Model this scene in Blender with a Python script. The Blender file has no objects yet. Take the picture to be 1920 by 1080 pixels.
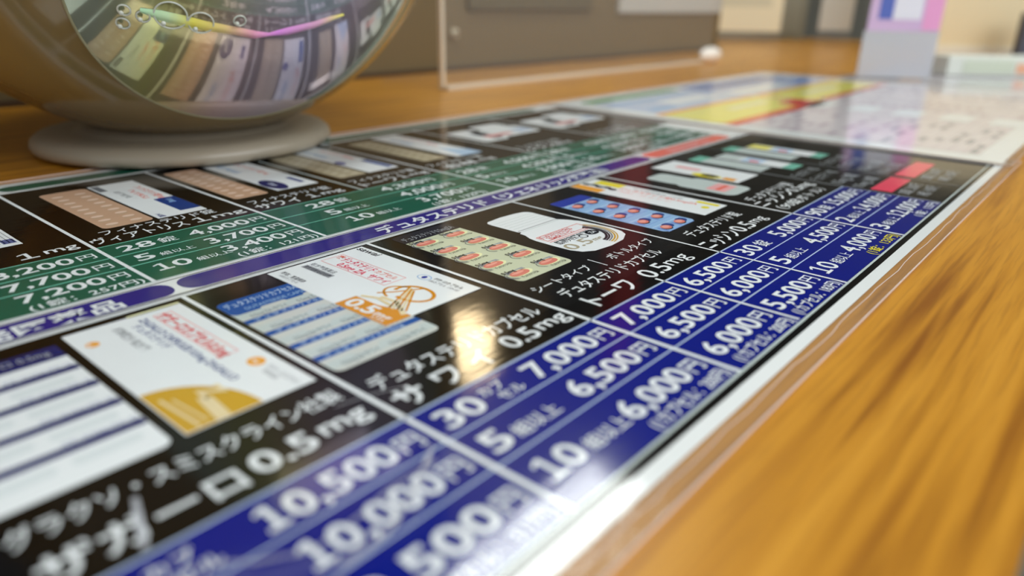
import bpy, bmesh, math, random
from mathutils import Vector, Matrix

random.seed(7)
S = 0.07                      # one sheet unit in metres (camera is one unit above the counter)
SC = bpy.context.scene
COL = SC.collection

# ------------------------------------------------------------------ camera
cam_d = bpy.data.cameras.new('camera')
cam = bpy.data.objects.new('camera', cam_d)
COL.objects.link(cam)
FW = Vector((0.70718589, 0.60069727, -0.3728953)).normalized()
RT = Vector((0.6523837, -0.75770618, 0.01663877)).normalized()
UP = RT.cross(FW).normalized()
cam.matrix_world = Matrix(((RT.x, UP.x, -FW.x, 0), (RT.y, UP.y, -FW.y, 0), (RT.z, UP.z, -FW.z, S), (0, 0, 0, 1)))
cam_d.sensor_width = 36.0
cam_d.lens = 36.0 * 1340.45 / 1920
cam_d.clip_start = 0.002
cam_d.clip_end = 60
cam_d.dof.use_dof = True
cam_d.dof.focus_distance = 3.1 * S
cam_d.dof.aperture_fstop = 7.0
SC.camera = cam

# ------------------------------------------------------------------ light, exposure
SC.view_settings.view_transform = 'Standard'
SC.view_settings.look = 'None'
SC.view_settings.gamma = 1.0
SC.view_settings.exposure = 0.0
SC.view_settings.use_curve_mapping = False
try:
    SC.cycles.use_denoising = True
    SC.cycles.max_bounces = 8
    SC.cycles.transparent_max_bounces = 12
    SC.cycles.caustics_reflective = False
    SC.cycles.caustics_refractive = False
    SC.cycles.sample_clamp_indirect = 6.0
except Exception:
    pass
w = bpy.data.worlds.new('room_daylight')
SC.world = w
w.use_nodes = True
w.node_tree.nodes['Background'].inputs[0].default_value = (0.95, 0.97, 1.0, 1)
w.node_tree.nodes['Background'].inputs[1].default_value = 0.56
# cool soft area light behind the camera, over the front of the counter
ld = bpy.data.lights.new('rear_area_light', 'AREA')
ld.shape = 'RECTANGLE'; ld.size = 1.6; ld.size_y = 1.1; ld.energy = 22; ld.color = (0.95, 0.98, 1.0)
lo = bpy.data.objects.new('rear_area_light', ld); COL.objects.link(lo)
lo.location = (0.4, -1.5, 1.1)
lo.rotation_euler = (Vector((0.25, 0.15, 0)) - lo.location).to_track_quat('-Z', 'Y').to_euler()


# ------------------------------------------------------------------ materials
def lin(c):
    return tuple(((v / 255) / 12.92 if v / 255 <= 0.04045 else ((v / 255 + 0.055) / 1.055) ** 2.4) for v in c)


MATS = {}


def mat(name, rgb, rough=0.5, spec=0.5, metal=0.0, emit=None, es=0.0, coat=0.0, bump=None, alpha=1.0, trans=0.0, ior=1.5):
    if name in MATS:
        return MATS[name]
    m = bpy.data.materials.new(name); m.use_nodes = True
    nt = m.node_tree; b = nt.nodes['Principled BSDF']
    b.inputs['Base Color'].default_value = (*lin(rgb), 1)
    b.inputs['Roughness'].default_value = rough
    b.inputs['Specular IOR Level'].default_value = spec
    b.inputs['Metallic'].default_value = metal
    b.inputs['IOR'].default_value = ior
    b.inputs['Alpha'].default_value = alpha
    b.inputs['Transmission Weight'].default_value = trans
    b.inputs['Coat Weight'].default_value = coat
    b.inputs['Coat Roughness'].default_value = 0.08
    if emit:
        b.inputs['Emission Color'].default_value = (*lin(emit), 1)
        b.inputs['Emission Strength'].default_value = es
    if bump:
        geo = nt.nodes.new('ShaderNodeNewGeometry')
        mp = nt.nodes.new('ShaderNodeMapping'); mp.inputs['Scale'].default_value = bump[0]
        no = nt.nodes.new('ShaderNodeTexNoise'); no.inputs['Scale'].default_value = 1.0; no.inputs['Detail'].default_value = 3
        bp = nt.nodes.new('ShaderNodeBump'); bp.inputs['Strength'].default_value = bump[1]; bp.inputs['Distance'].default_value = bump[2]
        nt.links.new(geo.outputs['Position'], mp.inputs['Vector'])
        nt.links.new(mp.outputs[0], no.inputs['Vector'])
        nt.links.new(no.outputs[0], bp.inputs['Height'])
        nt.links.new(bp.outputs[0], b.inputs['Normal'])
    MATS[name] = m
    return m


INK = {
    'white': (236, 241, 243), 'paper': (234, 238, 238), 'black': (9, 8, 9), 'blue': (9, 24, 124), 'green': (24, 92, 72),
    'purple': (44, 36, 128), 'red': (222, 60, 62), 'rose': (232, 70, 98), 'orange': (218, 144, 28), 'gold': (205, 162, 50),
    'cream': (232, 214, 170), 'navy': (28, 36, 100), 'royal': (30, 84, 160), 'sheetgrey': (206, 210, 204), 'silver': (196, 208, 206),
    'pillpink': (224, 132, 116), 'pillhi': (240, 168, 150), 'leaf': (206, 212, 182), 'tan': (203, 166, 138), 'tanhi': (232, 202, 182),
    'olivetan': (176, 166, 140), 'olivehi': (200, 192, 168), 'sky': (150, 188, 228), 'skypale': (184, 212, 240), 'grey': (120, 124, 130),
    'midgrey': (160, 164, 168), 'yellow': (236, 222, 60), 'softred': (240, 120, 104), 'ink': (34, 36, 44), 'inkblue': (92, 100, 150),
    'charcoal': (40, 40, 48), 'bluelogo': (40, 60, 160), 'palered': (242, 176, 176), 'brightgreen': (60, 160, 96), 'paleblue': (188, 206, 232),
    'midblue': (120, 150, 214), 'lemon': (240, 232, 110), 'amber': (240, 168, 60), 'pinkwhite': (236, 226, 230), 'dusk': (190, 178, 186), 'tablegrey': (222, 214, 218), 'white2': (222, 230, 232), 'lavgrey': (196, 192, 200),
    'mint': (120, 190, 170), 'darkblue': (22, 60, 132), 'paleyellow': (240, 240, 190),
}


def ink(n):
    return mat('print_' + n, INK[n], rough=0.09, spec=0.5, bump=((40, 130, 40), 0.045, 0.0016))


# ------------------------------------------------------------------ object helpers
def link_mesh(name, me, parent=None):
    o = bpy.data.objects.new(name, me)
    COL.objects.link(o)
    if parent is not None:
        o.parent = parent
    return o


def thing(name, label, cat, loc=(0, 0, 0), rz=0.0, group=None):
    o = bpy.data.objects.new(name, None); COL.objects.link(o)
    o.empty_display_size = 0.02
    o.location = Vector(loc) * S; o.rotation_euler = (0, 0, rz)
    o['label'] = label; o['category'] = cat
    if group:
        o['group'] = group
    return o


def struct(o):
    o['kind'] = 'structure'; return o


def bm_obj(name, bm, m, parent=None, smooth=False, bevel=0.0):
    me = bpy.data.meshes.new(name)
    bmesh.ops.scale(bm, vec=(S, S, S), verts=bm.verts)
    bmesh.ops.recalc_face_normals(bm, faces=bm.faces)
    bm.to_mesh(me); bm.free()
    for mm in (m if isinstance(m, (list, tuple)) else [m]):
        me.materials.append(mm)
    if smooth:
        for p in me.polygons:
            p.use_smooth = True
    o = link_mesh(name, me, parent)
    if bevel:
        md = o.modifiers.new('bevel', 'BEVEL'); md.width = bevel * S; md.segments = 3; md.limit_method = 'ANGLE'
    return o


def add_box(bm, x0, x1, y0, y1, z0, z1, mi=0):
    vs = [bm.verts.new(p) for p in ((x0, y0, z0), (x1, y0, z0), (x1, y1, z0), (x0, y1, z0), (x0, y0, z1), (x1, y0, z1), (x1, y1, z1), (x0, y1, z1))]
    for f in ((0, 3, 2, 1), (4, 5, 6, 7), (0, 1, 5, 4), (1, 2, 6, 5), (2, 3, 7, 6), (3, 0, 4, 7)):
        bm.faces.new([vs[i] for i in f]).material_index = mi
    return vs


def box(name, b, m, parent=None, bevel=0.0):
    bm = bmesh.new(); add_box(bm, *b)
    return bm_obj(name, bm, m, parent, bevel=bevel)


def lathe(name, prof, m, parent=None, n=96, centre=(0, 0, 0), axis=(0, 0, 1)):
    """profile of (radius, height) turned about an axis"""
    bm = bmesh.new(); q = Vector((0, 0, 1)).rotation_difference(Vector(axis))
    c = Vector(centre); rings = []
    for r, h in prof:
        if r < 1e-6:
            rings.append([bm.verts.new(c + q @ Vector((0, 0, h)))])
        else:
            rings.append([bm.verts.new(c + q @ Vector((r * math.cos(2 * math.pi * i / n), r * math.sin(2 * math.pi * i / n), h))) for i in range(n)])
    for a, b in zip(rings, rings[1:]):
        for i in range(n):
            j = (i + 1) % n
            if len(a) == 1 and len(b) > 1:
                bm.faces.new((a[0], b[i], b[j]))
            elif len(b) == 1 and len(a) > 1:
                bm.faces.new((a[i], a[j], b[0]))
            elif len(a) > 1:
                bm.faces.new((a[i], a[j], b[j], b[i]))
    return bm_obj(name, bm, m, parent, smooth=True)


# ------------------------------------------------------------------ printed matter
_fc = bpy.data.curves.new('type_setting', 'FONT'); _fc.resolution_u = 3
_fo = bpy.data.objects.new('type_setting', _fc); COL.objects.link(_fo)
_cache = {}


def glyphs(s, bold):
    k = (s, bold)
    if k not in _cache:
        _fc.body = s; _fc.offset = bold
        bpy.context.view_layer.update()
        ev = _fo.evaluated_get(bpy.context.evaluated_depsgraph_get())
        me = ev.to_mesh()
        vs = [(v.co.x, v.co.y) for v in me.vertices]
        fs = [tuple(p.vertices) for p in me.polygons]
        ev.to_mesh_clear()
        _cache[k] = (vs, fs)
    return _cache[k]


LAYER = 0.0005


class Print:
    """flat printed shapes, one mesh; local frame = origin + x axis + y axis in sheet units"""

    def __init__(s, frame=(0, 0, 1, 0, 0, 1), z=0.0):
        s.v, s.f, s.mi, s.names, s.fr, s.z = [], [], [], [], frame, z

    def m(s, n):
        if n not in s.names:
            s.names.append(n)
        return s.names.index(n)

    def tr(s, x, y):
        o = s.fr
        return (o[0] + x * o[2] + y * o[4], o[1] + x * o[3] + y * o[5])

    def poly(s, pts, n, layer=1):
        b = len(s.v)
        for x, y in pts:
            X, Y = s.tr(x, y); s.v.append((X, Y, s.z + layer * LAYER))
        s.f.append(tuple(range(b, b + len(pts)))); s.mi.append(s.m(n))

    def rect(s, x0, y0, x1, y1, n, layer=1):
        s.poly([(x0, y0), (x1, y0), (x1, y1), (x0, y1)], n, layer)

    def rrect(s, x0, y0, x1, y1, r, n, layer=1, corners=(1, 1, 1, 1)):
        pts = []
        for (cx, cy, a0), on in zip(((x1 - r, y0 + r, -90), (x1 - r, y1 - r, 0), (x0 + r, y1 - r, 90), (x0 + r, y0 + r, 180)), corners):
            if on:
                for k in range(7):
                    a = math.radians(a0 + 15 * k); pts.append((cx + r * math.cos(a), cy + r * math.sin(a)))
            else:
                sx = 1 if cx > (x0 + x1) / 2 else -1; sy = 1 if cy > (y0 + y1) / 2 else -1
                pts.append((cx + sx * r, cy + sy * r))
        s.poly(pts, n, layer)

    def frame(s, x0, y0, x1, y1, t, n, layer=1):
        s.rect(x0, y0, x1, y0 + t, n, layer); s.rect(x0, y1 - t, x1, y1, n, layer)
        s.rect(x0, y0 + t, x0 + t, y1 - t, n, layer); s.rect(x1 - t, y0 + t, x1, y1 - t, n, layer)

    def ell(s, cx, cy, rx, ry, n, layer=1, k=28, pw=2.0):
        pts = []
        for i in range(k):
            a = 2 * math.pi * i / k; c, d = math.cos(a), math.sin(a)
            pts.append((cx + rx * math.copysign(abs(c) ** (2 / pw), c), cy + ry * math.copysign(abs(d) ** (2 / pw), d)))
        s.poly(pts, n, layer)

    def stroke(s, pts, wd, n, layer=1):
        for a, b in zip(pts, pts[1:]):
            d = math.hypot(b[0] - a[0], b[1] - a[1]) or 1
            nx, ny = -(b[1] - a[1]) / d * wd / 2, (b[0] - a[0]) / d * wd / 2
            s.poly([(a[0] - nx, a[1] - ny), (b[0] - nx, b[1] - ny), (b[0] + nx, b[1] + ny), (a[0] + nx, a[1] + ny)], n, layer)

    def arc(s, cx, cy, rx, ry, a0, a1, wd, n, layer=1, k=18):
        s.stroke([(cx + rx * math.cos(math.radians(a0 + (a1 - a0) * i / k)), cy + ry * math.sin(math.radians(a0 + (a1 - a0) * i / k))) for i in range(k + 1)], wd, n, layer)

    def text(s, t, x0, base, em, n, x1=None, right=None, layer=4, bold=0.018, shear=0.0):
        """x0 left edge (or right= right edge), base baseline, em type size; x1 stretches to a width"""
        vs, fs = glyphs(t, bold)
        if not vs:
            return
        a = min(v[0] for v in vs); b = max(v[0] for v in vs)
        sx = em if x1 is None else (x1 - x0) / (b - a)
        if right is not None:
            x0 = right - (b - a) * sx
        k = len(s.v)
        for vx, vy in vs:
            X, Y = s.tr(x0 + (vx - a) * sx + shear * vy * em, base + vy * em)
            s.v.append((X, Y, s.z + layer * LAYER))
        q = s.m(n)
        for f in fs:
            s.f.append(tuple(k + i for i in f)); s.mi.append(q)

    def build(s, name, parent=None):
        me = bpy.data.meshes.new(name)
        me.from_pydata([(x * S, y * S, z * S) for x, y, z in s.v], [], s.f)
        for n in s.names:
            me.materials.append(ink(n))
        me.polygons.foreach_set('material_index', s.mi)
        me.update()
        bm = bmesh.new(); bm.from_mesh(me)
        for f in bm.faces:
            if f.normal.z < 0:
                f.normal_flip()
        bm.to_mesh(me); bm.free()
        return link_mesh(name, me, parent)


# ================================================================== SETTING
# wooden counter top: grain runs along the counter (x)
mw = bpy.data.materials.new('counter_wood'); mw.use_nodes = True
nt = mw.node_tree; N = nt.nodes; L = nt.links; pb = N['Principled BSDF']
geo = N.new('ShaderNodeNewGeometry')
warp = N.new('ShaderNodeTexNoise'); warp.inputs['Scale'].default_value = 9; warp.inputs['Detail'].default_value = 2
mpw = N.new('ShaderNodeMapping'); mpw.inputs['Scale'].default_value = (0.5, 1.2, 1)
L.new(geo.outputs['Position'], mpw.inputs[0]); L.new(mpw.outputs[0], warp.inputs['Vector'])
addv = N.new('ShaderNodeVectorMath'); addv.operation = 'MULTIPLY_ADD'; addv.inputs[1].default_value = (0, 0.012, 0)
L.new(warp.outputs['Color'], addv.inputs[0]); L.new(geo.outputs['Position'], addv.inputs[2])
mp1 = N.new('ShaderNodeMapping'); mp1.inputs['Scale'].default_value = (8, 210, 1); L.new(addv.outputs[0], mp1.inputs[0])
n1 = N.new('ShaderNodeTexNoise'); n1.inputs['Scale'].default_value = 1; n1.inputs['Detail'].default_value = 2.5; n1.inputs['Roughness'].default_value = 0.5; L.new(mp1.outputs[0], n1.inputs['Vector'])
mp2 = N.new('ShaderNodeMapping'); mp2.inputs['Scale'].default_value = (40, 900, 1); L.new(addv.outputs[0], mp2.inputs[0])
n2 = N.new('ShaderNodeTexNoise'); n2.inputs['Scale'].default_value = 1; n2.inputs['Detail'].default_value = 2; L.new(mp2.outputs[0], n2.inputs['Vector'])
cr = N.new('ShaderNodeValToRGB')
cr.color_ramp.elements[0].position = 0.30; cr.color_ramp.elements[0].color = (*lin((146, 88, 18)), 1)
cr.color_ramp.elements[1].position = 0.66; cr.color_ramp.elements[1].color = (*lin((212, 150, 48)), 1)
e = cr.color_ramp.elements.new(0.48); e.color = (*lin((196, 134, 36)), 1)
L.new(n1.outputs[0], cr.inputs[0])
mx = N.new('ShaderNodeMixRGB'); mx.blend_type = 'MULTIPLY'; mx.inputs[0].default_value = 0.35
cr2 = N.new('ShaderNodeValToRGB'); cr2.color_ramp.elements[0].position = 0.34; cr2.color_ramp.elements[0].color = (0.52, 0.45, 0.4, 1)
cr2.color_ramp.elements[1].position = 0.5; cr2.color_ramp.elements[1].color = (1, 1, 1, 1)
L.new(n2.outputs[0], cr2.inputs[0]); L.new(cr.outputs[0], mx.inputs[1]); L.new(cr2.outputs[0], mx.inputs[2])
L.new(mx.outputs[0], pb.inputs['Base Color'])
pb.inputs['Roughness'].default_value = 0.34; pb.inputs['Specular IOR Level'].default_value = 0.5
box('counter_top', (-14, 26, -0.05, 12.5, -0.9, -0.006), mw)
ct = bpy.data.objects['counter_top']
ct['label'] = 'orange-brown wooden counter top with lengthwise grain under everything else'
ct['category'] = 'counter'

wallbeige = mat('wall_beige', (114, 97, 66), rough=0.45)
wallrecess = mat('wall_recess_brown', (98, 86, 60), rough=0.5)
struct(box('wall_back', (-14, 17, 8.1, 8.5, -0.006, 1.7), wallbeige))
struct(box('trim_1', (8.35, 11.6, 8.02, 8.1, 0.86, 1.55), wallrecess, bevel=0.02))
struct(box('trim_2', (12.5, 16.9, 8.04, 8.1, 0.82, 1.6), mat('pale_trim', (186, 184, 176), rough=0.4)))
struct(box('trim_3', (-14, 17, 8.0, 8.1, -0.006, 0.05), mat('dark_skirting', (70, 52, 34), rough=0.5)))
struct(box('trim_4', (13.2, 14.3, 8.1, 8.5, 1.7, 7.5), mat('maroon_post', (150, 22, 24), rough=0.5)))
darkcab = mat('dark_cabinet', (22, 20, 19), rough=0.5)
struct(box('upper_cabinet', (-14, 7.77, 8.1, 9.4, 1.7, 13), darkcab))  # unseen dark cabinet, added to keep the sheet's reflection dark
struct(box('wall_far', (-30, 110, 60, 61, -14, 40), mat('far_wall_tan', (74, 70, 64), rough=0.7)))
struct(box('wall_alcove', (44, 66, 50, 51, -14, 40), mat('alcove_tan', (150, 130, 96), rough=0.7)))
struct(box('wall_right', (110, 111, -60, 60, -14, 40), mat('far_wall_grey', (150, 150, 142), rough=0.7)))
struct(box('ceiling', (-40, 111, -60, 61, 40, 41), mat('ceiling_white', (190, 198, 204), rough=0.8)))
struct(box('floor', (-40, 111, -60, 61, -14.4, -14), mat('floor_grey', (120, 116, 108), rough=0.5)))

# ceiling lights: the first reflects in the list, the other two added for brightness
lightmat = mat('lamp_panel', (255, 255, 255), emit=(250, 255, 250), es=15.5)
framem = mat('lamp_frame', (225, 226, 224), rough=0.4)
for i, (x0, x1, y0, y1, lb) in enumerate((
        (14.0 * 1.6, 29.9 * 1.6, 15.3 * 1.6, 19.2 * 1.6, 'long ceiling light reflected at the near edge of the price list'),
        (-16, 8, -10, -4, 'unseen long ceiling light behind the camera, added over the customer side for brightness'),
        (30, 54, -34, -28, 'unseen long ceiling light over the right end of the room, added for brightness'))):
    t = thing('ceiling_light', lb, 'ceiling light', ((x0 + x1) / 2, (y0 + y1) / 2, 40), 0)
    hx, hy = (x1 - x0) / 2, (y1 - y0) / 2
    box('housing', (-hx - .5, hx + .5, -hy - .5, hy + .5, -0.5, 0), framem, t)
    box('diffuser', (-hx, hx, -hy, hy, -0.7, -0.5), lightmat, t)

# ================================================================== PRICE LIST
ps = thing('price_list', 'laminated medicine price list with black, green and blue columns, lying across the foreground', 'price list', (0, 0, 0))
PX0, PX1, PY0, PY1 = -0.30, 6.12, 0.607, 4.69
p = Print(); p.rect(PX0, PY0, PX1, PY1, 'paper', 0); base = p.build('printed_paper', ps)
# black ground and border
p = Print()
BX1 = 5.90
p.rrect(-0.2, 0.655, BX1, 2.425, 0.03, 'black', 1)
p.rect(-0.2, 3.19, BX1, 4.45, 'black', 1)
p.build('black_ground', ps)

COLS = [-0.70, 0.13, 1.027, 1.854, 2.828, 3.669, 4.483]
LW = 0.0145


def numerals(pr, t, x0, x1, base, em, col='white', bold=0.015, layer=4):
    """figures as on the sheet: the 1 has a foot"""
    if not t.startswith('1'):
        pr.text(t, x0, base, em, col, x1=x1, bold=bold, layer=layer); return
    n = len(t.replace(',', '')) + (0.4 if ',' in t else 0)
    cw = (x1 - x0) / n; h = 0.727 * em; st = 0.125 * em; c = x0 + cw * 0.52
    if len(t) == 1:
        cw = x1 - x0; c = x0 + cw * 0.5
    pr.rect(x0 + cw * 0.10, base, x0 + cw * 0.90, base + st * 0.8, col, layer)
    pr.rect(c - st * 0.5, base + st * 0.8, c + st * 0.5, base + h, col, layer)
    pr.poly([(c - st * 0.5, base + h), (x0 + cw * 0.12, base + h * 0.86), (x0 + cw * 0.12, base + h * 0.74), (c - st * 0.5, base + h * 0.86)], col, layer)
    if len(t) > 1:
        pr.text(t[1:], x0 + cw * 1.04, base, em, col, x1=x1, bold=bold, layer=layer)


def price(pr, t, right, base, em=0.120, yen=True, w=None, col='white'):
    if yen:
        pr.text('円', right - 0.068, base + 0.008, 0.080, col, x1=right - 0.002, bold=0.008)
        right -= 0.084
    ww = w if w else 0.073 * len(t.replace(',', '')) + 0.026
    numerals(pr, t, right - ww, right, base, em, col)


def left_label(pr, num, unit, x, base, em=0.120):
    wd = 0.074 * len(num)
    numerals(pr, num, x, x + wd, base, em)
    if unit == 'capsule':
        pr.text('カプ', x + wd + 0.020, base + 0.046, 0.050, 'white', bold=0.010)
        pr.text('セル', x + wd + 0.050, base - 0.004, 0.050, 'white', bold=0.010)
    elif unit:
        u = 0.082 if len(unit) == 1 else (0.058 if em > 0.119 else 0.050)
        pr.text(unit, x + wd + 0.02, base + 0.006, u, 'white', bold=0.008)


ROWB = (1.100, 0.944, 0.762)


def price_panel(x0, x1, left, prices, per=None, percol='white', num_w=None):
    q = Print()
    q.rect(x0, 0.694, x1, 1.222, "blue", 2)
    o = q.build('price_panel', ps)
    q = Print()
    for y, t in ((1.222, .007), (1.070, .006), (0.911, .006)):
        q.rect(x0, y - t / 2, x1, y + t / 2, 'silver' if y == 0.7 else 'paleblue', 3)
    for i in range(3):
        if left:
            left_label(q, left[i][0], left[i][1], x0 + 0.045, ROWB[i] + (0.014 if i == 2 else 0))
        price(q, prices[i], x1 - 0.03, ROWB[i] + (0.014 if i == 2 else 0), w=num_w)
    if per:
        wd = 0.40 if len(per) > 9 else 0.37
        q.text(per, x1 - wd - 0.03, 0.708, 0.058, percol, x1=x1 - 0.02, bold=0.010)
    q.build('price_lettering', o)
    return o


price_panel(-0.70 + 0.5, 0.13, None, ('10,500', '10,000', '9,500'))
price_panel(0.13, 1.027, (('30', 'capsule'), ('5', '組以上'), ('10', '組以上')), ('10,500', '10,000', '9,500'), '(1カプセル：317円)', num_w=0.355)
price_panel(1.027, 1.854, (('30', 'capsule'), ('5', '組以上'), ('10', '組以上')), ('7,000', '6,500', '6,000'), '(1カプセル：200円)')
price_panel(1.854, 2.350, None, ('7,000', '6,500', '6,000'), '(1カプセル：200円)', num_w=0.325)
price_panel(2.350, 2.828, None, ('6,500', '6,000', '5,500'), '(1カプセル：183円)', num_w=0.325)
price_panel(2.828, 3.669, (('30', '錠'), ('5', '組以上'), ('10', '組以上')), ('5,000', '4,500', '4,000'), '(1錠：133円)', 'yellow')
price_panel(3.669, 4.483, (('90', '錠'), ('2', '組以上'), ('3', '組以上')), ('15,000', '14,000', '12,000'), '(1錠：133円)', num_w=0.37)

# dividers between the columns
p = Print()
for x in (0.13, 1.027, 1.854, 2.828, 3.669):
    wv = 0.013 if x == 2.828 else 0.0165
    p.rect(x - wv / 2, 0.69, x + wv / 2, 2.415, 'white', 5)
p.rect(4.477, 0.70, 4.489, 1.9, 'midgrey', 5)
p.rect(2.343, 0.70, 2.356, 1.262, 'white', 5)
for y0, t in ((2.415, .010), (2.437, .008)):
    p.rect(-0.2, y0 - t / 2, BX1, y0 + t / 2, 'white' if t > .009 else 'midgrey', 4)
p.rect(-0.2, 0.681, BX1 - 0.01, 0.691, 'silver', 6)
p.rect(-0.2, 1.218, 4.483, 1.226, 'paleblue', 5)
for x in (1.027, 1.795, 3.058, 3.94, 4.86):
    p.rect(x - 0.008, 2.628, x + 0.008, 4.45, 'white', 5)
p.rect(2.432, 3.18, 2.446, 4.45, 'silver', 5)
p.build('divider_lines', ps)

# heading bands with rounded ends
for x0, x1, y0, y1, c in ((-0.2, 1.045, 2.458, 2.598, 'purple'), (1.072, 4.385, 2.458, 2.598, 'purple'), (4.415, 5.63, 2.458, 2.598, 'softred'),
                          (-0.2, 1.03, 4.49, 4.62, 'green'), (1.065, 5.64, 4.49, 4.62, 'green')):
    q = Print(); q.rrect(x0, y0, x1, y1, 0.062, c, 1, corners=(1, 1, 1, 1))
    o = q.build('heading_band', ps)
    q = Print()
    if c == 'purple' and x0 < 0:
        q.text('デュタステリド（先発医薬品', -0.6, 2.474, 0.108, 'white', x1=0.86, bold=0.026)
        q.v = [(max(a, -0.19), b, cc) for a, b, cc in q.v]
        q.build('lettering', o)
    elif c == 'purple':
        q.text('デュタステリド（ジェネリック医薬品）', 2.00, 2.476, 0.108, 'white', x1=3.86, bold=0.026)
        q.build('lettering', o)
    elif c == 'softred':
        q.text('医療用医薬品', 4.7, 2.480, 0.09, 'palered', x1=5.3)
        q.build('lettering', o)

# thin double rule above the purple bands
p = Print(); p.rect(-0.2, 2.603, BX1, 2.609, 'charcoal', 2); p.rect(-0.2, 2.446, BX1, 2.451, 'charcoal', 2); p.build('ruled_line', ps)


def name_text(items, panel_rect=None, parent=ps):
    q = Print()
    for it in items:
        t, x0, x1, b, em = it[:5]
        bo_ = (it[5] if len(it) > 5 else 0.014) * 0.6
        if t in ('1', '1mg'):
            numerals(q, '1', x0, x0 + (x1 - x0 if t == '1' else 0.075), b, em, bold=bo_)
            if t == '1mg':
                q.text('mg', x0 + 0.095, b + 0.01, em * 0.9, 'white', x1=x1, bold=bo_)
        else:
            q.text(t, x0, b, em, 'white', x1=x1, bold=bo_)
    return q


def product_panel(x0, x1, y0=1.226, y1=2.41):
    q = Print(); q.rect(x0 + 0.009, y0, x1 - 0.009, y1, 'black', 2)
    return q.build('product_panel', ps)


# ---- column: Zagallo carton and blister
pp = product_panel(0.13, 1.027)
q = name_text((('グラクソ・スミスクライン社製', 0.20, 0.985, 1.425, 0.076, 0.016), ('ザガーロ', 0.215, 0.625, 1.275, 0.108, 0.03), ('0.5', 0.655, 0.82, 1.285, 0.118, 0.028), ('mg', 0.845, 0.985, 1.305, 0.100, 0.02)))
q.build('product_name', pp)
q = Print()   # blister sheet: white with thin navy bars
q.rrect(0.165, 1.550, 0.585, 2.30, 0.03, 'white', 3, corners=(1, 0, 0, 1))
q.rect(0.165, 2.225, 0.585, 2.32, 'navy', 4)
q.text('ザガーロ 0.5mg', 0.32, 2.262, 0.05, 'midgrey', x1=0.555, layer=5, bold=0.01)
for k, y in enumerate((2.134, 1.997, 1.850, 1.707)):
    q.rect(0.165, y - 0.019, 0.583, y + 0.015, 'navy', 4)
    q.text('ザガーロ 0.5mg ザガーロ', 0.40, y + 0.014, 0.026, 'inkblue', x1=0.572, layer=5, bold=0.004)
    q.rrect(0.20, y - 0.085, 0.36, y - 0.045, 0.018, 'white2', 4); q.rrect(0.39, y - 0.085, 0.55, y - 0.045, 0.018, 'white2', 4)
q.build('blister_picture', pp)
F = (0.617, 2.366, 0, -1, 1, 0)      # carton turned a quarter: x runs down the sheet, y to the right
q = Print(F)
q.rect(0, 0, 0.808, 0.376, 'white', 4)
q.rect(-0.012, 0.20, 0.006, 0.376, 'paleyellow', 4)
q.frame(0.045, 0.262, 0.485, 0.325, 0.004, 'palered', 5)
q.text('ザガーロカプセル0.5mg', 0.05, 0.270, 0.052, 'red', x1=0.49, layer=5, bold=0.03)
q.text('ZAGALLO CAPSULES 0.5mg ZAGALLO', 0.045, 0.215, 0.036, 'inkblue', x1=0.64, layer=5, bold=0.03)
q.text('デュタステリド', 0.08, 0.180, 0.034, 'inkblue', x1=0.31, layer=5, bold=0.02)
q.text('規制区分 処方箋', 0.06, 0.128, 0.034, 'midgrey', x1=0.28, layer=5, bold=0.03)
q.ell(0.125, 0.045, 0.022, 0.020, 'amber', 5)
q.text('gsk', 0.11, 0.03, 0.02, 'white', layer=6)
q.ell(0.585, 0.322, 0.030, 0.026, 'amber', 5)
q.text('gsk', 0.568, 0.314, 0.022, 'white', layer=6)
q.text('グラクソ・スミスクライン', 0.63, 0.322, 0.026, 'midgrey', x1=0.79, layer=5, bold=0.02)
q.text('株式会社', 0.65, 0.300, 0.020, 'midgrey', x1=0.72, layer=5, bold=0.02)
pts = [(0.803, 0.0045), (0.803, 0.215)]
for k in range(13):
    a = math.radians(82 - k * 8.2)
    pts.append((0.80 - 0.275 * math.cos(math.radians(k * 7.5)) ** 1.0 * 1.0 if k else 0.803, 0.0))
pts = [(0.803, 0.004), (0.803, 0.213)] + [(0.803 - 0.265 * math.sin(math.radians(a)), 0.004 + 0.209 * math.cos(math.radians(a))) for a in range(6, 91, 7)] + [(0.538, 0.004)]
q.poly(pts, 'gold', 5)
q.text('Z', 0.62, 0.118, 0.085, 'cream', layer=6, bold=0.04)
q.poly([(0.66, 0.10), (0.80, 0.085), (0.80, 0.125), (0.68, 0.135)], 'cream', 6)
q.stroke([(0.60, 0.03), (0.79, 0.045)], 0.010, 'cream', 6); q.stroke([(0.62, 0.055), (0.78, 0.07)], 0.006, 'cream', 6)
q.build('carton_picture', pp)

# ---- column: Sawai
pp = product_panel(1.027, 1.854)
q = name_text((('デュタステリドカプセル', 1.072, 1.80, 1.385, 0.086, 0.016), ('サ', 1.065, 1.165, 1.262, 0.108, 0.034), ('ワ', 1.215, 1.305, 1.266, 0.108, 0.034), ('イ', 1.355, 1.44, 1.268, 0.108, 0.034), ('0.5', 1.515, 1.665, 1.275, 0.116, 0.020), ('mg', 1.685, 1.832, 1.292, 0.098, 0.012)))
q.build('product_name', pp)
q = Print()
q.rrect(1.058, 1.548, 1.470, 2.252, 0.028, 'sheetgrey', 3)
q.rrect(1.058, 2.118, 1.470, 2.252, 0.028, 'royal', 4)
q.text('デュタステリドカプセル0.5mgZA', 1.075, 2.190, 0.050, 'skypale', x1=1.44, layer=5, bold=0.012)
q.text('DUTASTERIDE CAPSULES', 1.12, 2.140, 0.034, 'sky', x1=1.40, layer=5, bold=0.008)
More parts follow.
